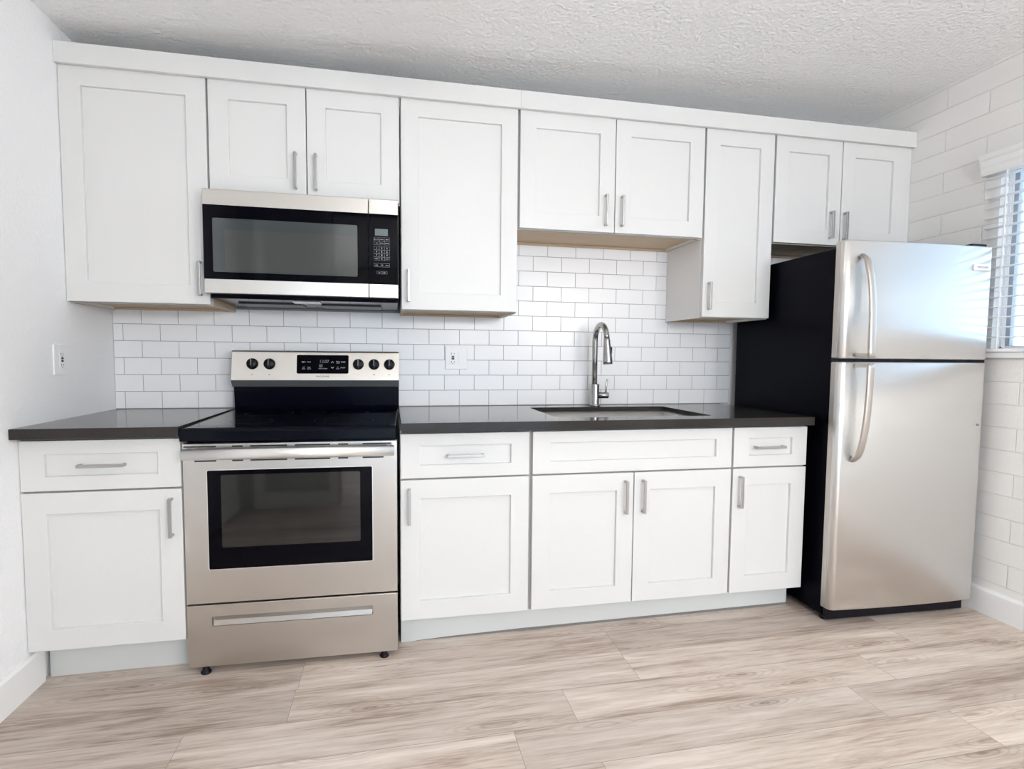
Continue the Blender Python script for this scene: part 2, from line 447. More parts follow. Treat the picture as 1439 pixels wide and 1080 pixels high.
# ------------------------------------------------------------------ setting
# floor: planks run along x, every end joint placed
def build_floor():
    bm = bmesh.new(); lay = bm.faces.layers.float.new('plank')
    pitch = 0.1835; L = 1.22; base = -1.010
    known = {0: 2.434, -1: 3.355, 0.5: 0, -2: 1.83, -3: 1.615}
    starts = {}
    r0 = int(math.floor((-7.0 - base) / pitch)); r1 = int(math.ceil((0.1 - base) / pitch))
    ends = {1: 3.355, 0: 0.91, 2: 2.40, 3: 1.25, -1: 1.83, -2: 1.617, -3: 0.62, -4: 2.3}
    g = 0.0007
    for r in range(r0, r1 + 1):
        y0, y1 = base + r * pitch, base + (r + 1) * pitch
        e0 = ends.get(r, random.uniform(0, L)) % L - 2 * L
        x = e0
        while x < 5.0:
            a, b = max(x, -0.6), min(x + L, 4.3)
            if b > a + 0.01:
                pts = [(a + g, y0 + g), (b - g, y0 + g), (b - g, y1 - g), (a + g, y1 - g)]
                f = bm.faces.new([bm.verts.new((px, py, floor_z(px))) for px, py in pts]); f[lay] = random.random()
            x += L
    # dark bed seen in the joints
    f = bm.faces.new([bm.verts.new((px, py, floor_z(px) - 0.0012)) for px, py in ((-0.6, -7), (4.3, -7), (4.3, 0.2), (-0.6, 0.2))]); f.material_index = 1
    me = bpy.data.meshes.new('floor'); bm.normal_update(); bm.to_mesh(me); bm.free()
    me.materials.append(MT['floor']); me.materials.append(mat('plank_joint', (0.26, 0.22, 0.19), 0.8))
    o = bpy.data.objects.new('floor', me); C.objects.link(o); struct(o)
build_floor()

CL, CR = 2.414, 2.511    # the ceiling rises to the right
m = MB()
m.prism([(-0.2, CL - 0.005), (4.2, CR + 0.007), (4.2, CR + 0.15), (-0.2, CL + 0.15)], 'y', -6.7, 0.3)
struct(m.build('ceiling', 'ceil'))
struct(MB().box(-0.2, 4.2, YB, YB + 0.15, -0.1, 2.6).build('wall_back', 'wall'))
struct(MB().box(-0.15, 0.0, YN - 0.12, YB + 0.1, -0.1, 2.6).build('wall_left', 'wall'))
# right wall with the window opening
m = MB(); T = 0.1
m.box(XR, XR + T, YN - 0.2, YB + 0.1, -0.1, WIN_Z0 - 0.026)
m.box(XR, XR + T, YN - 0.2, YB + 0.1, WIN_Z1, 2.7)
m.box(XR, XR + T, WIN_Y1, YB + 0.1, WIN_Z0 - 0.026, WIN_Z1)
m.box(XR, XR + T, YN - 0.2, WIN_Y0, WIN_Z0 - 0.026, WIN_Z1)
struct(m.build('wall_right', 'block'))
# wall behind the photographer with a wide cased opening into the next room
OX0, OX1, OZ = 0.75, 3.78, 2.40
m = MB()
m.box(-0.1, OX0, YN - 0.12, YN, -0.1, 2.6); m.box(OX1, XR + 0.1, YN - 0.12, YN, -0.1, 2.6); m.box(OX0, OX1, YN - 0.12, YN, OZ, 2.6)
struct(m.build('wall_front', 'door_brown'))
m = MB()
m.box(OX0 - 0.075, OX0, YN - 0.13, YN + 0.016, -0.02, OZ + 0.075, 0.003); m.box(OX1, OX1 + 0.075, YN - 0.13, YN + 0.016, -0.02, OZ + 0.075, 0.003)
m.box(OX0, OX1, YN - 0.13, YN + 0.016, OZ, OZ + 0.075, 0.003)
struct(m.build('trim_1', 'trim'))
m = MB(); m.box(0.12, 0.2, YN + 0.0005, YN + 0.018, -0.02, 2.3, 0.003)
struct(m.build('trim_2', 'trim'))
m = MB()
m.box(-0.3, FW[0], YF - 0.15, YF, -0.1, 2.7); m.box(FW[1], 4.2, YF - 0.15, YF, -0.1, 2.7)
m.box(FW[0], FW[1], YF - 0.15, YF, -0.1, FW[2]); m.box(FW[0], FW[1], YF - 0.15, YF, FW[3], 2.7)
m.box(-0.3, -0.15, YF, YN - 0.12, -0.1, 2.6); m.box(4.1, 4.25, YF, YN - 0.2, -0.1, 2.7)
struct(m.build('wall_far', 'door_brown'))
w2 = struct(bpy.data.objects.new('window_2', None)); C.objects.link(w2)
m = MB()
xm = (FW[0] + FW[1]) / 2
for a, b in ((FW[0], FW[0] + .05), (xm - .03, xm + .03), (FW[1] - .05, FW[1])):
    m.box(a, b, YF - 0.12, YF - 0.06, FW[2], FW[3])
m.box(FW[0], FW[1], YF - 0.12, YF - 0.06, FW[2], FW[2] + .05); m.box(FW[0], FW[1], YF - 0.12, YF - 0.06, FW[3] - .05, FW[3])
m.build('window_frame', 'alu_white', w2)
MB().box(FW[0] + .04, FW[1] - .04, YF - 0.095, YF - 0.09, FW[2] + .04, FW[3] - .04).build('pane', 'glass', w2)

def baseboard_x(name, xw, sgn, y0, y1, h):
    m = MB(); fz = floor_z(xw)
    p = [(xw, fz - 0.004), (xw + sgn * 0.014, fz - 0.004), (xw + sgn * 0.014, fz + h - 0.012), (xw + sgn * 0.008, fz + h), (xw, fz + h)]
    m.prism(p, 'y', y0, y1)
    struct(m.build(name, 'trim'))
baseboard_x('baseboard_left', 0.0005, 1, YN + 0.02, -0.585, 0.128)
baseboard_x('baseboard_right', XR - 0.0005, -1, YN + 0.02, YB - 0.001, 0.118)
m = MB(); m.box(0.2, OX0 - 0.075, YN + 0.0005, YN + 0.015, -0.02, 0.11, 0.002)
struct(m.build('baseboard_front', 'trim'))

# backsplash: gloss subway tiles over grey grout
m = MB()
TP, TW, TZ0, TX0 = 0.0777, 0.1547, 0.9185, 0.0405
yt = 0.046
TEND = 3.135
m.box(0.001, TEND, yt + 0.002, YB - 0.0005, 0.9155, 1.772, mi=1)
gr = 0.0011
for r in range(11):
    z0, z1 = TZ0 + r * TP, TZ0 + (r + 1) * TP
    if r == 0: z0 = 0.9165
    x = TX0 + (TW / 2 if r % 2 else 0) - TW
    if r >= 6:
        lo, hi = 1.79, 2.76
    else:
        lo, hi = 0.0015, TEND - 0.001
    while x < hi:
        a, b = max(x + gr, lo), min(x + TW - gr, hi)
        if b - a > 0.008:
            t = bmesh.new(); bmesh.ops.create_cube(t, size=1.0)
            tilt = (random.uniform(-.0035, .0035), random.uniform(-.0035, .0035))
            for v in t.verts:
                sx, sz = v.co.x, v.co.z
                v.co = Vector(((a + b) / 2 + sx * (b - a), (yt if v.co.y < 0 else yt + 0.007) + (tilt[0] * sx * (b - a) + tilt[1] * sz * (z1 - z0) if v.co.y < 0 else 0), (z0 + z1) / 2 + sz * (z1 - z0 - 2 * gr)))
            fe = [e for e in t.edges if all(v.co.y < yt + 0.004 for v in e.verts)]
            bmesh.ops.bevel(t, geom=fe, offset=0.0012, segments=2, affect='EDGES', profile=0.5)
            m._merge(t, 0)
        x += TW
o = struct(m.build('wall_tile_backsplash', ['tile', 'grout']))

# window in the right wall: frame, panes, sill
w1 = struct(bpy.data.objects.new('window_1', None)); C.objects.link(w1)
fx0_, fx1_ = XR + 0.044, XR + 0.094
m = MB()
my = -1.5
for a, b in ((WIN_Y0, WIN_Y0 + .012), (my - .03, my + .03), (WIN_Y1 - .012, WIN_Y1 - .0005)):
    m.box(fx0_, fx1_, a, b, WIN_Z0, WIN_Z1, .001)
m.box(fx0_, fx1_, WIN_Y0, WIN_Y1 - .0005, WIN_Z0, WIN_Z0 + .03, .003); m.box(fx0_, fx1_, WIN_Y0, WIN_Y1 - .0005, WIN_Z1 - .03, WIN_Z1, .003)
fo = m.build('window_frame', 'alu_white', w1)
m = MB()
for a, b in ((WIN_Y1 - .034, WIN_Y1 - .012), (my - .05, my - .03), (my + .03, my + .05), (WIN_Y0 + .012, WIN_Y0 + .034)):
    m.box(fx0_ + .016, fx1_ - .006, a, b, WIN_Z0 + .03, WIN_Z1 - .03, .002)
so = m.build('sash', 'alu', fo); so['label'] = 'grey metal sash'
MB().box(fx0_ + .028, fx0_ + .032, WIN_Y0 + .02, WIN_Y1 - .02, WIN_Z0 + .025, WIN_Z1 - .025).build('pane', 'glass', w1)
MB().box(XR - 0.028, XR + 0.1, WIN_Y0 - .04, WIN_Y1 + .05, WIN_Z0 - 0.0255, WIN_Z0 - 0.0005, .004, 2).build('window_sill', 'trim', w1)

# horizontal blind hung on the wall face in front of the window
BY1, BY0 = -0.733, WIN_Y0 - 0.05
bl = thing('window_blind', 'white horizontal slat blind over the window beside the fridge', 'blind', (XR, (BY0 + BY1) / 2, 2.0))
m = MB()
pv = [(XR - 0.002, 2.0), (XR - 0.045, 2.0), (XR - 0.05, 2.012), (XR - 0.048, 2.03), (XR - 0.053, 2.04), (XR - 0.053, 2.062), (XR - 0.06, 2.072), (XR - 0.062, 2.09), (XR - 0.002, 2.09)]
m.prism(pv, 'y', BY0 - .02, -0.722)
m.build('valance', 'blind', bl)
m = MB()
z = 1.985
k = 0
while z > 1.235:
    t = bmesh.new()
    xs = [-0.039, -0.031, -0.0215, -0.012, -0.004]
    cz = [0.0, 0.0022, 0.003, 0.0022, 0.0]
    top = [[t.verts.new((XR + xx, yy, z + c + 0.0014)) for xx, c in zip(xs, cz)] for yy in (BY0, BY1)]
    bot = [[t.verts.new((XR + xx, yy, z + c - 0.0014)) for xx, c in zip(xs, cz)] for yy in (BY0, BY1)]
    for i in range(4):
        t.faces.new([top[0][i], top[0][i + 1], top[1][i + 1], top[1][i]]); t.faces.new([bot[0][i], bot[1][i], bot[1][i + 1], bot[0][i + 1]])
    for i in range(2):
        t.faces.new([*(top[i]), *reversed(bot[i])])
    t.faces.new([top[0][0], top[1][0], bot[1][0], bot[0][0]]); t.faces.new([top[0][4], top[1][4], bot[1][4], bot[0][4]])
    m._merge(t)
    z -= 0.0445
m.build('slats', 'blind', bl)
MB().box(XR - 0.040, XR - 0.005, BY0, BY1, 1.2085, 1.224, .004, 2).build('bottom_rail', 'blind', bl)
for yy in (BY1 - 0.10, BY1 - 0.62, BY1 - 1.12):
    for xx in (-0.041, -0.002):
        MB().box(XR + xx - .0012, XR + xx + .0012, yy - .0025, yy + .0025, 1.22, 2.0).build('ladder_cord', 'blind', bl)


# ------------------------------------------------------------------ cabinets
def pull(parent, x, z, yf, length, vertical, proj=0.030):
    """Square bar pull centred at (x, z) on the face yf."""
    m = MB(); h = length / 2; w = 0.0055; t = 0.009
    if vertical:
        poly = [(yf - proj, z - h), (yf - proj, z + h), (yf, z + h), (yf, z + h - t), (yf - proj + t, z + h - t), (yf - proj + t, z - h + t), (yf, z - h + t), (yf, z - h)]
        m.prism(poly, 'x', x - w, x + w, 0.0012)
    else:
        poly = [(x - h, yf - proj), (x + h, yf - proj), (x + h, yf), (x + h - t, yf), (x + h - t, yf - proj + t), (x - h + t, yf - proj + t), (x - h + t, yf), (x - h, yf)]
        m.prism(poly, 'z', z - w, z + w, 0.0012)
    return m.build('handle', 'nickel', parent)


YU, YD = -0.324, -0.655
TH = 0.019
ST = 0.0745


def door(par, x0, x1, z0, z1, yf, name='door', st=ST, rt=None, rb=None):
    m = MB(); m.shaker(x0, x1, z0, z1, yf, TH, st, st, rb or 0.0745, rt or 0.0745)
    return m.build(name, 'cab', par)


def upper(label, x0, x1, zb, doors, zt=2.2729, under='ply'):
    """doors: (x0, x1, handle x, handle z0, handle z1)"""
    cx = (x0 + x1) / 2
    r = thing('wall_cabinet', label, 'cabinet', (cx, 0.0, zb))
    yf = YU + TH + 0.002
    m = MB()
    wt = 0.016
    yb = yt - 0.001
    m.box(x0, x0 + wt, yf, yb, zb - 0.004, zt + 0.012, 0.0006); m.box(x1 - wt, x1, yf, yb, zb - 0.004, zt + 0.012, 0.0006)
    m.box(x0 + wt, x1 - wt, yf, yb, zt - 0.004, zt + 0.012)
    m.box(x0 + wt, x1 - wt, yb - 0.008, yb, zb + 0.012, zt - 0.004)
    m.build('box', 'cabbox', r)
    m = MB()
    m.box(x0 + 0.001, x0 + 0.03, yf - 0.0015, yf - 0.0002, zb - 0.003, zt + 0.01); m.box(x1 - 0.03, x1 - 0.001, yf - 0.0015, yf - 0.0002, zb - 0.003, zt + 0.01)
    m.box(x0 + wt, x1 - wt, yf, yf + 0.018, zb - 0.004, zb + 0.03); m.box(x0 + wt, x1 - wt, yf, yf + 0.018, zt - 0.05, zt - 0.004)
    if len(doors) == 2:
        xm = (doors[0][1] + doors[1][0]) / 2
        m.box(xm - 0.02, xm + 0.02, yf, yf + 0.018, zb + 0.03, zt - 0.05)
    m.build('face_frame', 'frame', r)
    m = MB()
    m.box(x0 + wt, x1 - wt, yf + 0.018, yb - 0.0085, zb + 0.008, zb + 0.020)
    m.box(x0 + wt, x1 - wt, yb - 0.020, yb - 0.001, zb - 0.0035, zb + 0.0075, 0.001)
    m.box(x0 + 0.0005, x0 + wt - 0.0005, yf + 0.003, yb - 0.001, zb - 0.0048, zb - 0.0041)
    m.box(x1 - wt + 0.0005, x1 - 0.0005, yf + 0.003, yb - 0.001, zb - 0.0048, zb - 0.0041)
    u = m.build('underside', 'ply', r); u['label'] = 'raw plywood underside'
    for d in doors:
        dd = door(r, d[0], d[1], zb, zt, YU)
        pull(dd, d[2], (d[3] + d[4]) / 2, YU, d[4] - d[3], True)
    return r


hz0, hz1 = 1.857, 2.003
c1 = upper('tall single-door upper cabinet left of the microwave, against the left wall', 0.0005, 0.5235, 1.3738,
      [(0.002, 0.5205, 0.4865, 1.407, 1.545)])
MB().box(0.5237, 0.5243, YU + 0.03, yt - 0.002, 1.371, 1.80).build('side_skin', 'ply', c1)['label'] = 'unfinished plywood side'
upper('short two-door upper cabinet directly above the microwave', 0.5265, 1.284, 1.8255,
      [(0.5290, 0.9015, 0.861, hz0, hz1), (0.9060, 1.2815, 0.941, hz0, hz1)])
upper('tall single-door upper cabinet right of the microwave, handle at its lower left', 1.2875, 1.808, 1.3738,
      [(1.2905, 1.8055, 1.321, 1.406, 1.546)])
upper('two-door upper cabinet above the sink with raw wood underside', 1.8115, 2.727, 1.7535,
      [(1.8165, 2.2695, 2.225, 1.781, 1.923), (2.2735, 2.7245, 2.305, 1.781, 1.923)])
upper('narrow tall upper cabinet left of the fridge, between sink and fridge uppers', 2.7305, 3.1065, 1.3738,
      [(2.7345, 3.1035, 2.765, 1.408, 1.541)])
c6 = upper('two-door upper cabinet above the fridge by the block wall', 3.1100, 3.8790, 1.7525,
           [(3.1145, 3.4925, 3.434, 1.783, 1.918), (3.4970, 3.8770, 3.515, 1.780, 1.918)])
MB().box(3.8795, XR - 0.001, YU + 0.004, YU + 0.022, 1.7525, 2.284, 0.001).build('filler_strip', 'cab', c6)

# flat white board along the top of the uppers, two lengths meeting above the sink cabinet
yc0 = -0.3464
for lab, a, b in (('left length of the long white fascia board above the upper cabinets', 0.001, 1.8135),
                  ('right length of the long white fascia board above the upper cabinets', 1.8142, XR - 0.001)):
    m = MB()
    p = [(yc0, 2.267), (yc0, 2.3449), (yc0 + 0.019, 2.3449), (yc0 + 0.019, 2.267)]
    m.box(a, b, yc0, yc0 + 0.019, 2.2685, 2.3449, 0.0008)
    m.box(a, b, yc0 + 0.0192, yc0 + 0.06, 2.2855, 2.304)
    tag(m.build('cabinet_fascia_board', 'cab'), lab, 'trim board')


def base(label, x0, x1, drawer, doors, zb=0.127, false=False, left_open=False):
    cx = (x0 + x1) / 2
    r = thing('base_cabinet', label, 'cabinet', (cx, -0.3, 0.0))
    yf = YD + TH + 0.002; yb = yt - 0.001; wt = 0.016; zt = 0.8785
    m = MB()
    m.box(x0, x0 + wt, yf, yb, zb - 0.004, zt); m.box(x1 - wt, x1, yf, yb, zb - 0.004, zt)
    m.box(x0 + wt, x1 - wt, yf, yb, zb - 0.004, zb + 0.012); m.box(x0 + wt, x1 - wt, yb - 0.01, yb, zb + 0.012, zt)
    m.build('box', 'cabbox', r)
    m = MB()
    m.box(x0 + 0.001, x0 + 0.03, yf - 0.0015, yf - 0.0002, zb - 0.003, zt - 0.001); m.box(x1 - 0.03, x1 - 0.001, yf - 0.0015, yf - 0.0002, zb - 0.003, zt - 0.001)
    m.box(x0 + wt, x1 - wt, yf, yf + 0.018, zt - 0.035, zt); m.box(x0 + wt, x1 - wt, yf, yf + 0.018, 0.67, 0.72)
    if len(doors) == 2:
        xm = (doors[0][1] + doors[1][0]) / 2
        m.box(xm - 0.02, xm + 0.02, yf, yf + 0.018, zb + 0.012, 0.67)
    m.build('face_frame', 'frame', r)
    dr = door(r, drawer[0], drawer[1], 0.6935, 0.868, YD, 'drawer_front', rt=0.048, rb=0.050)
    if not false:
        pull(dr, drawer[2], 0.781, YD, 0.145, False)
    for d in doors:
        dd = door(r, d[0], d[1], zb, 0.6865, YD)
        pull(dd, d[2], 0.585, YD, 0.140, True)
    return r


base('white base cabinet left of the range, against the left wall', 0.0005, 0.5055, (0.002, 0.5035, 0.257), [(0.002, 0.5035, 0.471)])
base('white base cabinet right of the range with one drawer over one door', 1.2765, 1.797, (1.2785, 1.7905, 1.530), [(1.2785, 1.7905, 1.311)])
base('wide two-door base cabinet under the sink with a false drawer front', 1.7985, 2.708, (1.8055, 2.7035, 0), [(1.8055, 2.2460, 2.209), (2.2500, 2.7035, 2.288)], false=True)
base('narrow white base cabinet beside the fridge with drawer and door', 2.7095, 3.080, (2.7135, 3.0785, 2.883), [(2.7135, 3.0785, 2.746)])

# toe kick boards
for lab, a, b in (('short white toe kick board under the left base cabinet', 0.0165, 0.505), ('long white toe kick board under the base cabinets right of the range', 1.279, 3.080)):
    m = MB()
    p = [(a, floor_z(a) - 0.0005), (b, floor_z(b) - 0.0005), (b, 0.1225), (a, 0.1225)]
    m.prism(p, 'y', -0.56, -0.544)
    m.prism([(b - 0.016, floor_z(b) - 0.0005), (b, floor_z(b) - 0.0005), (b, 0.1225), (b - 0.016, 0.1225)], 'y', -0.5438, 0.03)
    tk = tag(m.build('toe_kick_board', 'toe'), lab, 'toe kick')
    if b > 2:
        m = MB()  # thin dark grey strip along the bottom of the long board
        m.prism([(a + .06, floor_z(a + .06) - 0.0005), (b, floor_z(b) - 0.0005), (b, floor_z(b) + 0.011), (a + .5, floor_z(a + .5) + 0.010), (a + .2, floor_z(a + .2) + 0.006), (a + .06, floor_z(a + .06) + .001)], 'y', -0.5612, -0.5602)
        cl = m.build('toe_grey_strip', 'grey_strip', tk); cl['label'] = 'thin grey strip along the floor'

# ------------------------------------------------------------------ worktops, sink, faucet
YC = -0.7019
tag(MB().box(0.001, 0.5130, YC, yt - 0.0005, 0.8791, 0.9153, 0.002, 2).build('worktop', 'quartz'),
    'short dark quartz worktop left of the range', 'worktop')


def rrect(x0, x1, y0, y1, r, n=6):
    pts = []
    for cx, cy, a0 in ((x1 - r, y1 - r, 0), (x0 + r, y1 - r, 90), (x0 + r, y0 + r, 180), (x1 - r, y0 + r, 270)):
        for k in range(n + 1):
            a = math.radians(a0 + 90 * k / n); pts.append((cx + r * math.cos(a), cy + r * math.sin(a)))
    return pts


SX0, SX1, SY0, SY1 = 1.925, 2.650, -0.585, -0.100
def slab_with_hole(x0, x1, y0, y1, z0, z1, hole):
    t = bmesh.new()
    def face_fill(z):
        o = [t.verts.new((x, y, z)) for x, y in ((x0, y0), (x1, y0), (x1, y1), (x0, y1))]
        h = [t.verts.new((x, y, z)) for x, y in hole]
        e = [t.edges.new((o[i], o[(i + 1) % 4])) for i in range(4)] + [t.edges.new((h[i], h[(i + 1) % len(h)])) for i in range(len(h))]
        bmesh.ops.triangle_fill(t, edges=e, use_beauty=True)
        return o, h
    o0, h0 = face_fill(z0); o1, h1 = face_fill(z1)
    for i in range(4):
        t.faces.new([o0[i], o0[(i + 1) % 4], o1[(i + 1) % 4], o1[i]])
    for i in range(len(h0)):
        t.faces.new([h0[i], h0[(i + 1) % len(h0)], h1[(i + 1) % len(h0)], h1[i]])
    bmesh.ops.recalc_face_normals(t, faces=list(t.faces))
    return t


m = MB()
t = slab_with_hole(1.2815, 3.0751, YC, yt - 0.0005, 0.8953, 0.9153, rrect(SX0, SX1, SY0, SY1, 0.02))
m._merge(t)
m.box(1.2815, 3.0751, YC, YC + 0.07, 0.8791, 0.8953); m.box(1.2815, 3.0751, yt - 0.06, yt - 0.0005, 0.8791, 0.8953)
m.box(1.2815, 1.34, YC + 0.07, yt - 0.06, 0.8791, 0.8953); m.box(3.02, 3.0751, YC + 0.07, yt - 0.06, 0.8791, 0.8953)
tag(m.build('worktop', 'quartz'), 'long dark quartz worktop with the sink cutout, right of the range', 'worktop')

# undermount sink bowl
sk = thing('kitchen_sink', 'stainless undermount sink bowl below the faucet', 'sink', ((SX0 + SX1) / 2, (SY0 + SY1) / 2, 0.69))
def bowl(x0, x1, y0, y1, zt, zb, r, wall=0.003):
    t = bmesh.new(); loops = []
    for (d, z, rr) in ((-0.02, zt, r + .02), (0, zt, r), (0.002, zb + 0.035, r), (0.010, zb + 0.010, r), (0.035, zb, r * .8)):
        loops.append([t.verts.new((x, y, z)) for x, y in rrect(x0 + d, x1 - d, y0 + d, y1 - d, rr)])
    n = len(loops[0])
    for a, b in zip(loops, loops[1:]):
        for i in range(n):
            t.faces.new([a[i], a[(i + 1) % n], b[(i + 1) % n], b[i]])
    t.faces.new(loops[-1])
    # outer skin
    lo = [[t.verts.new((x, y, z)) for x, y in rrect(x0 + d, x1 - d, y0 + d, y1 - d, rr)] for (d, z, rr) in ((-0.02, zt - wall, r + .02), (-wall, zt - wall, r), (-wall, zb - wall, r))]
    for a, b in zip(lo, lo[1:]):
        for i in range(n):
            t.faces.new([b[i], b[(i + 1) % n], a[(i + 1) % n], a[i]])
    t.faces.new(lo[-1][::-1])
    for i in range(n):
        t.faces.new([loops[0][(i + 1) % n], loops[0][i], lo[0][i], lo[0][(i + 1) % n]])
    return t
m = MB(); m._merge(bowl(SX0 - .004, SX1 + .004, SY0 - .004, SY1 + .004, 0.8950, 0.69, 0.022), 0, True)
m.build('bowl', 'sink', sk)
MB().lathe([(0.0, .6915), (0.03, .6915), (0.043, .6945), (0.045, .6915), (0.045, .6905)][1:], ((SX0 + SX1) / 2, -0.30, 0)).build('drain', 'chrome', sk)

# pull-down faucet
fx, fy = 2.299, -0.030
fa = thing('kitchen_faucet', 'brushed steel gooseneck pull-down faucet behind the sink', 'faucet', (fx, fy, 0.9153))
m = MB()
m.lathe([(0.0275, 0.9156), (0.0275, 0.920), (0.0235, 0.923), (0.0225, 0.93), (0.0225, 1.026), (0.021, 1.031), (0.0145, 1.033)], (fx, fy, 0))
m.build('body', 'chrome', fa)
pts = [(fx - 0.004, fy, 1.025), (fx - 0.004, fy, 1.18), (fx - 0.004, fy, 1.255)]
R = 0.082
for k in range(1, 19):
    a = math.pi * k / 18 * 0.96
    pts.append((fx - 0.004 + 0.000 * k, fy - R + R * math.cos(a), 1.255 + R * math.sin(a)))
p_end = pts[-1]
MB().tube(pts, 0.0145, 24).build('spout', 'chrome', fa)
d0 = Vector(p_end)
m = MB()
tip = d0 + Vector((0.004, -0.010, -0.128))
path = [d0 + (tip - d0) * s for s in (0, .06, .12, .55, .9, 1.0)]
m.tube(path, [0.0150, 0.0165, 0.0165, 0.0215, 0.0245, 0.0235], 24)
sh = m.build('spray_head', 'chrome', fa)
bt = d0 + (tip - d0) * 0.45
MB().box(bt.x + 0.014, bt.x + 0.0245, bt.y - 0.008, bt.y + 0.008, bt.z - 0.020, bt.z + 0.016, 0.003, 2).build('spray_button', 'black_plastic', sh)
m = MB(); m.tube([(fx + 0.018, fy - 0.005, 0.972), (fx + 0.040, fy - 0.008, 0.972), (fx + 0.068, fy - 0.012, 0.972), (fx + 0.071, fy - 0.0125, 0.972)], [0.0165, 0.0165, 0.0165, 0.0145], 24)
m.build('valve', 'chrome', fa)
m = MB(); m.tube([(fx + 0.056, fy - 0.011, 0.985), (fx + 0.057, fy - 0.012, 1.01), (fx + 0.062, fy - 0.014, 1.055), (fx + 0.0625, fy - 0.014, 1.058)], [0.0052, 0.0050, 0.0048, 0.003], 14)
m.build('lever', 'chrome', fa)

# ------------------------------------------------------------------ outlets
def gfci(m, cx, cz):
    """Rectangular insert with slots; drawn in x, z on a face at y = 0 facing -y."""
    m.box(cx - .0165, cx + .0165, -.0025, 0, cz - .0335, cz + .0335, .001, mi=0)
    for s in (1, -1):
        zz = cz + s * .021
        m.box(cx - .0085, cx - .0065, -.0029, -.002, zz - .004, zz + .005, mi=1)
        m.box(cx + .0055, cx + .0075, -.0029, -.002, zz - .003, zz + .004, mi=1)
        m.box(cx - .002, cx + .002, -.0029, -.002, zz - .0105, zz - .0065, mi=1)
    m.box(cx - .007, cx + .007, -.0036, -.002, cz - .0085, cz - .0012, .0004, mi=1)
    m.box(cx - .007, cx + .007, -.0036, -.002, cz + .0012, cz + .0085, .0004, mi=1)


def outlet(name, label, loc, rotz, wdt, inserts):
    r = thing(name, label, 'outlet', loc, rotz, local=True)
    h = .0585
    pl = MB(); pl.box(-wdt / 2, wdt / 2, -.006, 0, -h, h, .003, 2)
    pl.build('plate', 'plate', r)
    for kind, cx in inserts:
        m = MB()
        if kind == 'gfci':
            gfci(m, cx, 0)
            o = m.build('receptacle', ['plate', 'dark_slot'], r); o.location = (0, -.006, 0)
        else:
            m.prism([(-.0165 + cx, 0), (cx - .0165, -.0015), (cx + .0165, -.0015), (cx + .0165, 0)], 'z', -.0335, .0335, .0004)
            o = m.build('rocker_switch', 'plate', r); o.location = (0, -.006, 0)
        for s in (1, -1):
            mm_ = MB(); mm_.lathe([(.0022, -.0008), (.0028, 0)], (cx, 0, s * .048), 'y', 12)
            so = mm_.build('screw', 'plate', r); so.location = (0, -.006, 0)


outlet('wall_outlet', 'white wall outlet on the left wall over the short worktop', (0.0002, -0.384, 1.1445), math.pi / 2, 0.098, [('gfci', 0.0)])
outlet('wall_outlet', 'double white outlet and switch plate on the tiles right of the range', (1.571, yt - 0.001, 1.1625), 0, 0.113, [('gfci', -0.0175), ('switch', 0.0275)])

# ------------------------------------------------------------------ range
RX0, RX1, RYF = 0.509, 1.2645, -0.662
RC = (RX0 + RX1) / 2
rg_ = thing('kitchen_range', 'stainless and black electric range between the two worktops', 'range', (RC, RYF, 0.0), math.radians(-1.0), local=True)
hw = (RX1 - RX0) / 2      # local frame: x from -hw to hw, y from 0 (door face) backwards, z up
def fz_at(x): return floor_z(RC + x)
m = MB(); m.box(-hw + .004, hw - .004, .040, .655, 0.035, .862, .002)
m.build('body', 'black_enamel', rg_)
# storage drawer
m = MB()
zt_, zb_ = .2485, .016
px0, px1, pz0, pz1 = -.293, .285, .168, .2055
def panel_with_recess(x0, x1, z0, z1, th, hx0, hx1, hz0, hz1, dep):
    t = bmesh.new(); V = lambda x, y, z: t.verts.new((x, y, z))
    o = [V(x0, 0, z0), V(x1, 0, z0), V(x1, 0, z1), V(x0, 0, z1)]
    hpts = rrect(hx0, hx1, hz0, hz1, min(.006, (hz1 - hz0) / 3), 4)
    h = [V(x, 0, z) for x, z in hpts]
    e = [t.edges.new((o[i], o[(i + 1) % 4])) for i in range(4)] + [t.edges.new((h[i], h[(i + 1) % len(h)])) for i in range(len(h))]
    bmesh.ops.triangle_fill(t, edges=e, use_beauty=True)
    b = [V(v.co.x, th, v.co.z) for v in o]
    for i in range(4):
        t.faces.new([o[i], o[(i + 1) % 4], b[(i + 1) % 4], b[i]])
    t.faces.new(b)
    g_ = [V(v.co.x, dep, v.co.z) for v in h]
    n = len(h)
    for i in range(n):
        t.faces.new([h[i], h[(i + 1) % n], g_[(i + 1) % n], g_[i]])
    t.faces.new(g_)
    ed = [e for e in t.edges if all(abs(v.co.y) < 1e-6 for v in e.verts) and len([f for f in e.link_faces if abs(f.normal.y) < .9 or True]) == 2 and any(all(v in (o) for v in e.verts) for _ in (0,))]
    bmesh.ops.recalc_face_normals(t, faces=list(t.faces))
    bmesh.ops.bevel(t, geom=[x for x in ed if x.is_valid], offset=.003, segments=2, affect='EDGES')
    return t
m._merge(panel_with_recess(-hw, hw, zb_, zt_, .038, px0, px1, pz0, pz1, .020))
sd = m.build('storage_drawer', 'steel', rg_)
m = MB()
m.prism([(.019, pz0 + .001), (.003, pz0 + .001), (.006, pz0 + .020), (.019, pz0 + .030)], 'x', px0 + .004, px1 - .004)
m.build('drawer_grip', 'steel', sd)
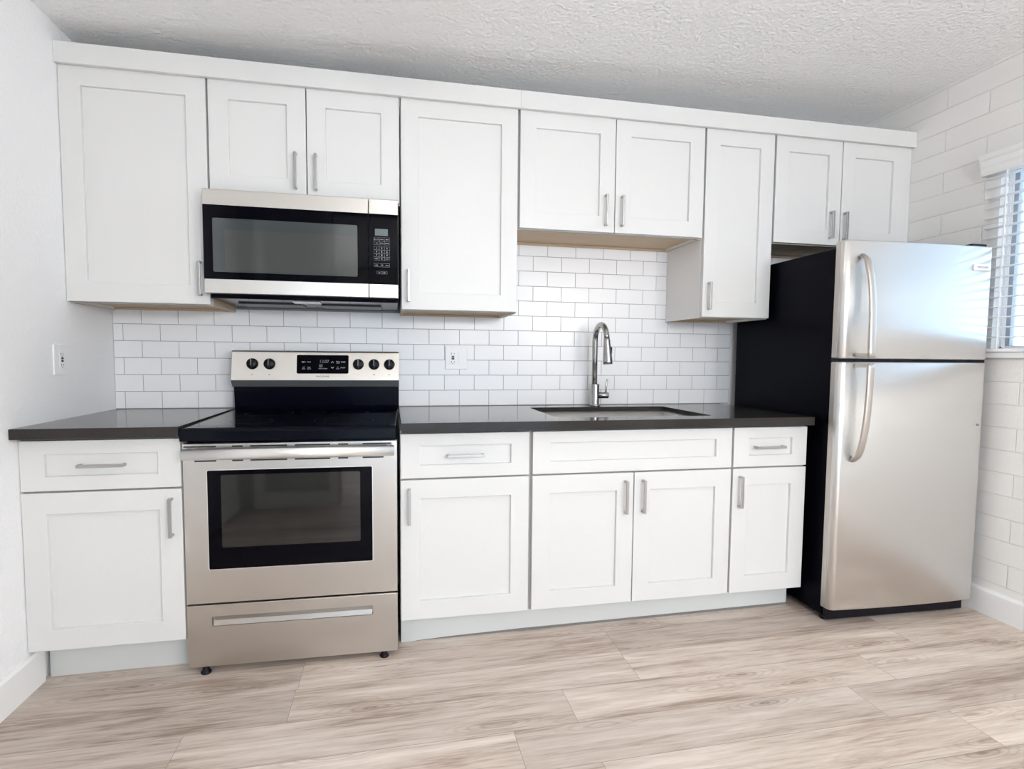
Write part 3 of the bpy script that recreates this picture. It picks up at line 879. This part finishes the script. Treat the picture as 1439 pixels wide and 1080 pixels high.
# oven door
dz0, dz1 = .2555, .8455
wx0, wx1, wz0, wz1 = .589 - RC, 1.1725 - RC, .382, .750
m = MB(); m._merge(panel_with_recess(-hw, hw, dz0, dz1, .038, wx0, wx1, wz0, wz1, .004))
od = m.build('oven_door', 'steel', rg_)
m = MB(); m.prism(rrect(wx0 - .0015, wx1 + .0015, wz0 - .0015, wz1 + .0015, .006, 4), 'y', -.0010, .0035, .0004, seg=1)
gt = m.build('glass_trim', 'handle_bright', od); gt['label'] = 'bright steel trim around the glass'
m = MB(); m.prism(rrect(wx0 + .001, wx1 - .001, wz0 + .001, wz1 - .001, .005, 4), 'y', -.0016, -.0011)
og = m.build('door_glass', 'black_glass', od)
m = MB(); m.prism(rrect(.636 - RC, 1.127 - RC, .463, .732, .006, 4), 'y', -.0022, -.0017)
m.build('viewing_window', 'oven_window', og)
# vent slots in the top and lower edge of the handle zone
m = MB()
for a, b in ((.514, .622), (.676, .713), (.738, .866), (.893, 1.019), (1.048, 1.084), (1.137, 1.244)):
    m.box(a - RC, b - RC, -.0004, .003, .8338, .8392)
for a, b in ((.549, .622), (.676, .713), (.738, .866), (.893, 1.019), (1.048, 1.084), (1.137, 1.215)):
    m.box(a - RC, b - RC, -.0004, .003, .7812, .7866)
m.build('vent_slots', 'dark_slot', od)
# broad curved handle
m = MB()
pl_ = []
for k in range(13):
    a = math.pi * k / 12
    pl_.append((-.042 - .012 * math.sin(a), .8145 + .0200 * math.cos(a)))
pl_ += [(-.030, .797), (-.030, .832)]
m.prism(pl_, 'x', -hw + .012, hw - .010, smooth=True)
for xx in (-hw + .012, hw - .040):
    m.box(xx, xx + .028, -.0305, -.0002, .798, .832, .003)
m.build('oven_handle', 'handle_bright', od)
# glass cooktop with black front rail
m = MB()
m.prism([(-.040, .862), (-.040, .896), (-.034, .9045), (-.028, .907), (.645, .9115), (.645, .895), (.040, .890), (.036, .862)], 'x', -hw + .006, hw - .0035, .0015)
ck = m.build('cooktop', 'black_enamel', rg_)
m = MB(); zg = .9085
m.quad([(-hw + .022, -.02, .9079), (hw - .024, -.02, .9079), (hw - .024, .628, .9122), (-hw + .022, .628, .9122)])
m.box(-hw + .022, hw - .024, -.018, .628, .906, .9075)
m.build('glass_top', 'black_glass', ck)
def ring(cx, cy, r, w=.0012):
    t = bmesh.new(); n = 56; m = MB()
    zz = lambda y: .9079 + (y + .02) / .648 * .0043 + .0003
    for k in range(n):
        a0, a1 = 2 * math.pi * k / n, 2 * math.pi * (k + 1) / n
        P = [(cx + q_ * math.cos(a), cy + q_ * math.sin(a)) for q_, a in ((r, a0), (r, a1), (r + w, a1), (r + w, a0))]
        t.faces.new([t.verts.new((x, y, zz(y))) for x, y in P])
    m._merge(t); m.build('burner_ring', 'ring_print', ck)
for cx, cy, r in ((-.18, .16, .075), (-.18, .46, .098), (.17, .16, .115), (.17, .16, .075), (.17, .46, .075), (0, .5, .05)):
    ring(cx, cy, r)
# backguard
bgx0, bgx1 = -hw + .010, hw + .0055
yb0 = .598
m = MB(); m.prism([(yb0 + .012, .911), (yb0 + .008, .93), (yb0 + .002, 1.022), (.655, 1.022), (.655, .911)], 'x', bgx0 + .003, bgx1 - .001, .002)
bgd = m.build('backguard', 'black_enamel', rg_)
m = MB()
pp = [(yb0 - .030, 1.0535), (yb0 - .006, 1.184), (yb0 + .002, 1.190), (.655, 1.190), (.655, 1.023), (yb0 - .004, 1.023)]
m.prism(pp, 'x', bgx0, bgx1, .002, 0)
cp = m.build('control_panel', 'steel', rg_)
m = MB(); m.prism([(yb0 - .0305, 1.0525), (yb0 - .0055, 1.0225), (yb0 - .003, 1.0215), (yb0 - .0275, 1.0525)], 'x', bgx0 - .0006, bgx1 + .0006)
m.build('lower_lip', 'steel_dark', cp)
# panel surface: y as a function of z on the slanted face
def ypan(z): return yb0 - .030 + (z - 1.0535) * (.024 / .1305)
tilt = math.atan2(.024, .1305)
cx_ = lambda x: x - RC + .0065
for x in (.603, .677, 1.0745, 1.147, 1.2185):
    zc_ = 1.128
    m = MB()
    m.lathe([(.0255, 0), (.0255, -.003), (.0225, -.006), (.0215, -.020), (.0195, -.0225)], (0, 0, 0), 'y', 32)
    m.box(-.0045, .0045, -.030, -.018, -.021, .021, .0015, 2)
    k = m.build('knob', 'black_plastic', cp)
    k.location = (cx_(x), ypan(zc_) - .0006, zc_); k.rotation_euler = (-tilt, 0, random.uniform(-.02, .02))
    mk_ = MB(); mk_.box(-.0007, .0007, -.0304, -.0298, -.012, .020)
    mo = mk_.build('pointer', 'white_print', k)
# display
dsp = bpy.data.objects
m = MB(); m.prism(rrect(-.1165, .1165, -.044, .044, .006, 4), 'y', -.003, 0)
ds = m.build('display', 'black_glass', cp)
zc_ = 1.127; ds.location = (cx_(.9135), ypan(zc_) - .0004, zc_); ds.rotation_euler = (-tilt, 0, 0)
m = MB()
FS = -.0034
def tx(s, x, z, size, mi=0, sx=1.0): m.text(s, (x, FS, z), size, mi=mi, sx=sx)
tx('12:07', .006, .013, .020)
m.build('clock_digits', 'grey_print', ds)
m = MB()
tx('bake', -.086, .011, .0085); tx('broil', -.062, .011, .0085)
tx('self', -.086, -.014, .007); tx('clean', -.086, -.0215, .007); tx('keep', -.062, -.014, .007); tx('warm', -.062, -.0215, .007)
tx('OVEN', -.009, -.004, .006); tx('TEMP', -.009, -.0125, .006); tx('DOOR LOCKED', .000, -.0205, .0055)
for s in (1, -1):
    zz = .011 if s > 0 else -.016; ar = MB()
    for sg in (1, -1):
        t = bmesh.new()
        P = [(.043, zz + s * .004), (.043 + sg * .006, zz - s * .003), (.043 + sg * .006, zz - s * .0052), (.043, zz + s * .0018)]
        t.faces.new([t.verts.new((x, FS, z)) for x, z in P]); ar._merge(t, 0)
    ar.build('arrow_icon', 'white_print', ds)
tx('timer', .068, .014, .0075); tx('on/off', .068, .0065, .0065); tx('STOP', .092, .011, .0085)
tx('set', .067, -.013, .006); tx('clock', .067, -.0205, .0065); tx('START', .091, -.016, .0075)
m.build('display_markings', 'white_print', ds)
m = MB()
zc2 = 1.0705
m.text('FRIGIDAIRE', (cx_(.913), ypan(zc2) - .0007, zc2), .0105, rot=(math.pi / 2 - tilt, 0, 0), sx=1.15)
m.build('brand_lettering', 'dark_print', cp)
zk = 1.079
for x, s in ((.603, 'LF'), (.677, 'LR'), (1.0745, '+'), (1.147, 'RR'), (1.2185, 'RF')):
    m = MB(); m.text(s, (cx_(x), ypan(zk) - .0007, zk), .009, rot=(math.pi / 2 - tilt, 0, 0))
    m.build('knob_marking', 'dark_print', cp)
# feet
for x, y in ((.566 - RC, -.034), (1.213 - RC, -.034), (.568 - RC, .6), (1.213 - RC, .6)):
    zf = fz_at(x)
    MB().lathe([(.017, zf), (.019, zf + .006), (.013, zf + .010), (.010, .036 if y > .3 else .0155)], (x, y + .045, 0), 'z', 16).build('foot', 'black_plastic', rg_)

# ------------------------------------------------------------------ microwave
MX0, MX1, MYF, MZ0, MZ1 = 0.519, 1.2755, -0.394, 1.413, 1.8216
mw = thing('microwave', 'over-the-range stainless microwave with black glass front', 'microwave', ((MX0 + MX1) / 2, -0.17, 1.39))
m = MB()
m.box(MX0 + .012, MX1 - .002, MYF + .036, yt - .002, 1.408, MZ1 - .001, .002)
m.build('body', 'black_plastic', mw)
m = MB()
m.prism([(MYF + .034, 1.4125), (MYF + .030, 1.396), (yt - .004, 1.392), (yt - .004, 1.4075), (MYF + .036, 1.4075)], 'x', MX0 + .014, MX1 - .001, .001)
us = m.build('bottom_housing', 'black_enamel', mw)
m = MB()
for a, b in ((.60, .86), (.94, 1.20)):
    m.box(a, b, -.22, -.06, 1.3885, 1.3945, .002)
m.build('grease_filter', 'filter', us)
MB().box(.84, .95, -.335, -.27, 1.389, 1.3945, .002).build('task_light', 'plate', us)
GX = 1.1545
bandz = (1.469, 1.760)
def mw_panel(x0, x1, name):
    m = MB(); m.box(x0, x1, MYF, MYF + .035, MZ0, MZ1, .003, 2, 0)
    return m.build(name, 'steel', mw)
dd = mw_panel(MX0, GX - .0012, 'door')
m = MB(); m.box(MX0 + .0005, GX - .0014, MYF - .0012, MYF + .004, bandz[0], bandz[1], .0008)
dg_ = m.build('door_glass', 'black_glass', dd)
m = MB(); m.prism(rrect(.5545, 1.1095, 1.4975, 1.7085, .006, 4), 'y', MYF - .0018, MYF - .0011)
m.build('viewing_window', 'mw_window', dg_)
mi_ = MB(); mi_.prism([(.5985, 1.504), (1.104, 1.504), (1.104, 1.664), (.5985, 1.664)], 'y', MYF - .0021, MYF - .00175)
mi_.build('inner_screen', 'mw_screen', dg_)
pc = mw_panel(GX + .0012, MX1, 'control_panel')
m = MB(); m.box(GX + .0014, MX1 - .0005, MYF - .0012, MYF + .004, bandz[0], bandz[1], .0008)
pg = m.build('panel_glass', 'black_glass', pc)
m = MB(); yk = MYF - .0016
m.box(1.181, 1.2335, yk, MYF - .001, 1.6705, 1.6985)
m.build('clock_display', 'lcd', pg)
m = MB(); yk = MYF - .00145
def frame(x0, x1, z0, z1, w=.0007):
    m.box(x0, x1, yk, MYF - .001, z0, z0 + w, mi=1); m.box(x0, x1, yk, MYF - .001, z1 - w, z1, mi=1)
    m.box(x0, x0 + w, yk, MYF - .001, z0, z1, mi=1); m.box(x1 - w, x1, yk, MYF - .001, z0, z1, mi=1)
kx0, kx1 = 1.176, 1.2405
cw = (kx1 - kx0) / 3
def lab(s, c, z, size): m.text(s, (kx0 + cw * (c + .5), yk - .0002, z), size, ext=.0001)
for r, names in enumerate((('popcorn', 'potato', 'pizza'), ('veg', 'reheat', 'defrost'))):
    z1_ = 1.664 - r * .0155
    for c, s in enumerate(names):
        frame(kx0 + c * cw, kx0 + (c + 1) * cw, z1_ - .0155, z1_); lab(s, c, z1_ - .008, .0058)
zk0 = 1.626
for r, names in enumerate((('1', '2', '3'), ('4', '5', '6'), ('7', '8', '9'), ('timer', '0', 'clock'))):
    z1_ = zk0 - r * .0145
    for c, s in enumerate(names):
        frame(kx0 + c * cw, kx0 + (c + 1) * cw, z1_ - .0145, z1_); lab(s, c, z1_ - .0073, .010 if len(s) == 1 else .006)
frame(kx0, kx1, 1.5415, 1.5570, .001)
for c, s in enumerate(('stop', '$', 'start')):
    if c == 1: s = '+30'
    lab(s, c, 1.549, .0065)
frame(1.187, 1.2085, 1.512, 1.524); frame(1.2085, 1.230, 1.512, 1.524)
m.text('fan', (1.198, yk - .0002, 1.518), .0062, ext=.0001); m.text('light', (1.219, yk - .0002, 1.518), .0062, ext=.0001)
m.build('keypad', ['white_print', 'grey_print'], pg)

# ------------------------------------------------------------------ fridge
FXL, FW_ = 3.102, 0.750
fr = thing('refrigerator', 'stainless top-freezer fridge with black sides in the right corner', 'refrigerator', (FXL, -0.805, 0.0), math.radians(-1.2), local=True)
# local: x from 0 (left) to FW_, y 0 at the door face edge, going back; z up
def bowed(m, z0, z1, x0, x1, yback, bow, r, n=22, mi=0):
    """A door slab whose front bows out gently with rounded left and right edges."""
    poly = []
    for k in range(n + 1):
        s = k / n; x = x0 + r + (x1 - x0 - 2 * r) * s
        poly.append((x, -bow * (1 - (2 * s - 1) ** 2)))
    left = [(x0 + r - r * math.sin(a), r - r * math.cos(a)) for a in [math.radians(q_) for q_ in (90, 70, 50, 30, 12)]]
    right = [(x1 - r + r * math.sin(a), r - r * math.cos(a)) for a in [math.radians(q_) for q_ in (12, 30, 50, 70, 90)]]
    outline = left + poly + right + [(x1, yback), (x0, yback)]
    t = bmesh.new()
    v0 = [t.verts.new((x, y, z0)) for x, y in outline]; v1 = [t.verts.new((x, y, z1)) for x, y in outline]
    N = len(outline)
    t.faces.new(v0); t.faces.new(v1[::-1])
    for i in range(N):
        f = t.faces.new([v0[i], v0[(i + 1) % N], v1[(i + 1) % N], v1[i]])
    bmesh.ops.recalc_face_normals(t, faces=list(t.faces))
    ed = [e for e in t.edges if abs(e.verts[0].co.z - e.verts[1].co.z) < 1e-6]
    bmesh.ops.bevel(t, geom=ed, offset=.005, segments=2, affect='EDGES', profile=.5)
    for f in t.faces:
        f.smooth = abs(f.normal.z) < .5
    vm = {v: m.bm.verts.new(v.co) for v in t.verts}
    for f in t.faces:
        nf = m.bm.faces.new([vm[v] for v in f.verts]); nf.smooth = f.smooth; nf.material_index = mi
    t.free()
CASE_B = YB - 0.06 + 0.805
m = MB(); m.box(.020, FW_ - .014, .068, CASE_B, .030, 1.648, .004, 2)
cs = m.build('case', 'fr_side', fr)
m = MB(); m.box(.02, FW_ - .02, .035, .0665, .022, .075, .004)
m.build('toe_grille', 'black_plastic', fr)
splitz = 1.166
for nm, z0, z1 in (('fridge_door', .079, splitz - .006), ('freezer_door', splitz + .007, 1.669)):
    m = MB(); bowed(m, z0, z1, .0, FW_, .055, .010, .026)
    d = m.build(nm, 'steel_fr', fr)
    g_ = MB(); g_.box(.012, FW_ - .012, .0555, .0675, z0 + .006, z1 - .006)
    g_.build('gasket', 'black_plastic', d)
    # end grain band along the left edge of the door
    e_ = MB(); e_.prism([(-.0006, .028), (-.0006, .054), (.002, .054), (.002, .028)], 'z', z0 + .005, z1 - .005)
    e_.build('edge_band', 'steel_edge', d)
    # bowed handle
    hx = .072
    up = nm == 'freezer_door'
    hp = []
    za, zb2 = (splitz + .010, 1.606) if up else (splitz - .010, .738)
    N = 18
    for k in range(N + 1):
        s = k / N
        z = za + (zb2 - za) * s
        y = -.008 - .070 * math.sqrt(max(0.0, 1 - s ** 2.6)) if s < 1 else -.008
        hp.append((hx, y, z))
    h_ = MB(); h_.tube(hp, [1.0] * (N - 1) + [.95, .8], 16, flat=(.030, .017, (1, 0, 0)))
    zs = za + (.010 if up else -.010)
    h_.box(hx - .013, hx + .013, -.074, -.0062, zs - .009, zs + .009, .003)
    ho = h_.build('handle', 'fr_handle', d)
    if up:
        b_ = MB(); b_.box(.633, .722, -.0105, -.003, 1.5625, 1.590, .002)
        bo = b_.build('badge', 'alu_white', d)
        t_ = MB(); t_.text('FRIGIDAIRE', (.6775, -.0108, 1.576), .0115, ext=.0003)
        t_.build('badge_lettering', 'grey_print', bo)
    else:
        c_ = MB(); c_.lathe([(.004, -.0095), (.005, -.004)], (.705, 0, .884), 'y', 14)
        c_.build('plug', 'grey_print', d)
m = MB(); m.box(.006, FW_ - .005, .014, .0675, splitz - .0075, splitz + .0085)
m.build('door_divider', 'black_plastic', fr)
for nm, z in (('top_hinge_cover', 1.648),):
    MB().box(FW_ - .10, FW_ - .02, .02, .12, 1.6705, 1.684, .004, 2).build(nm, 'black_plastic', fr)
for x, y in ((.05, .06), (FW_ - .05, .06), (.05, .72), (FW_ - .05, .72)):
    zf = floor_z(FXL + x)
    MB().lathe([(.018, zf), (.018, zf + .010), (.010, zf + .014), (.010, .034)], (x, y + .03, 0), 'z', 16).build('foot', 'black_plastic', fr)

# ------------------------------------------------------------------ kitchen ceiling lamp and added fill globes (out of the frame, light the room)
def lamp(label, x, y, r, key):
    zc = CL + (CR - CL) * x / XR
    l = thing('ceiling_lamp', label, 'lamp', (x, y, zc))
    MB().lathe([(.07, zc + .004), (.07, zc - .018), (.012, zc - .024), (.012, zc - .185), (.05, zc - .19), (.05, zc - .198)], (x, y, 0), 'z', 40).build('base', 'trim', l)
    MB().lathe([(.02, zc - .198), (r * .7, zc - .205), (r, zc - .235), (r * .97, zc - .27), (r * .8, zc - .30), (r * .4, zc - .312), (.002, zc - .314)], (x, y, 0), 'z', 40).build('diffuser', key, l)
lamp('semi-flush white bowl ceiling lamp over the middle of the kitchen floor', 1.53, -1.55, .17, 'lamp')
for x, lab in ((2.2, 'white globe pendant lamp in the room behind the photographer, left of the two'), (3.45, 'white globe pendant lamp in the room behind the photographer, right of the two')):
    zc = CL + (CR - CL) * x / XR; zg = 1.72; r = .20  # unseen glowing globes, added as frontal fill for the kitchen
    l = thing('pendant_lamp', lab, 'lamp', (x, -4.5, zc), group=None)
    MB().lathe([(.055, zc + .002), (.055, zc - .02), (.006, zc - .026), (.006, zg + r + .02), (.03, zg + r + .018), (.034, zg + r - .012)], (x, -4.5, 0), 'z', 24).build('stem', 'nickel', l)
    MB().lathe([(max(.002, r * math.sin(math.pi * k / 20)), zg + r * math.cos(math.pi * k / 20)) for k in range(21)], (x, -4.5, 0), 'z', 32).build('globe', 'far_fill', l)

# ------------------------------------------------------------------ groups of repeats
GROUPS = {'wall_cabinet': 'upper cabinets along the wall', 'base_cabinet': 'base cabinets under the worktops', 'worktop': 'dark quartz worktops',
          'cabinet_fascia_board': 'fascia boards above the upper cabinets', 'toe_kick_board': 'toe kick boards', 'wall_outlet': 'white outlet plates',
          'pendant_lamp': 'added fill-light globes in the next room'}
for o in list(C.objects):
    if o.parent is None and o.name.split('.')[0] in GROUPS:
        o['group'] = GROUPS[o.name.split('.')[0]]
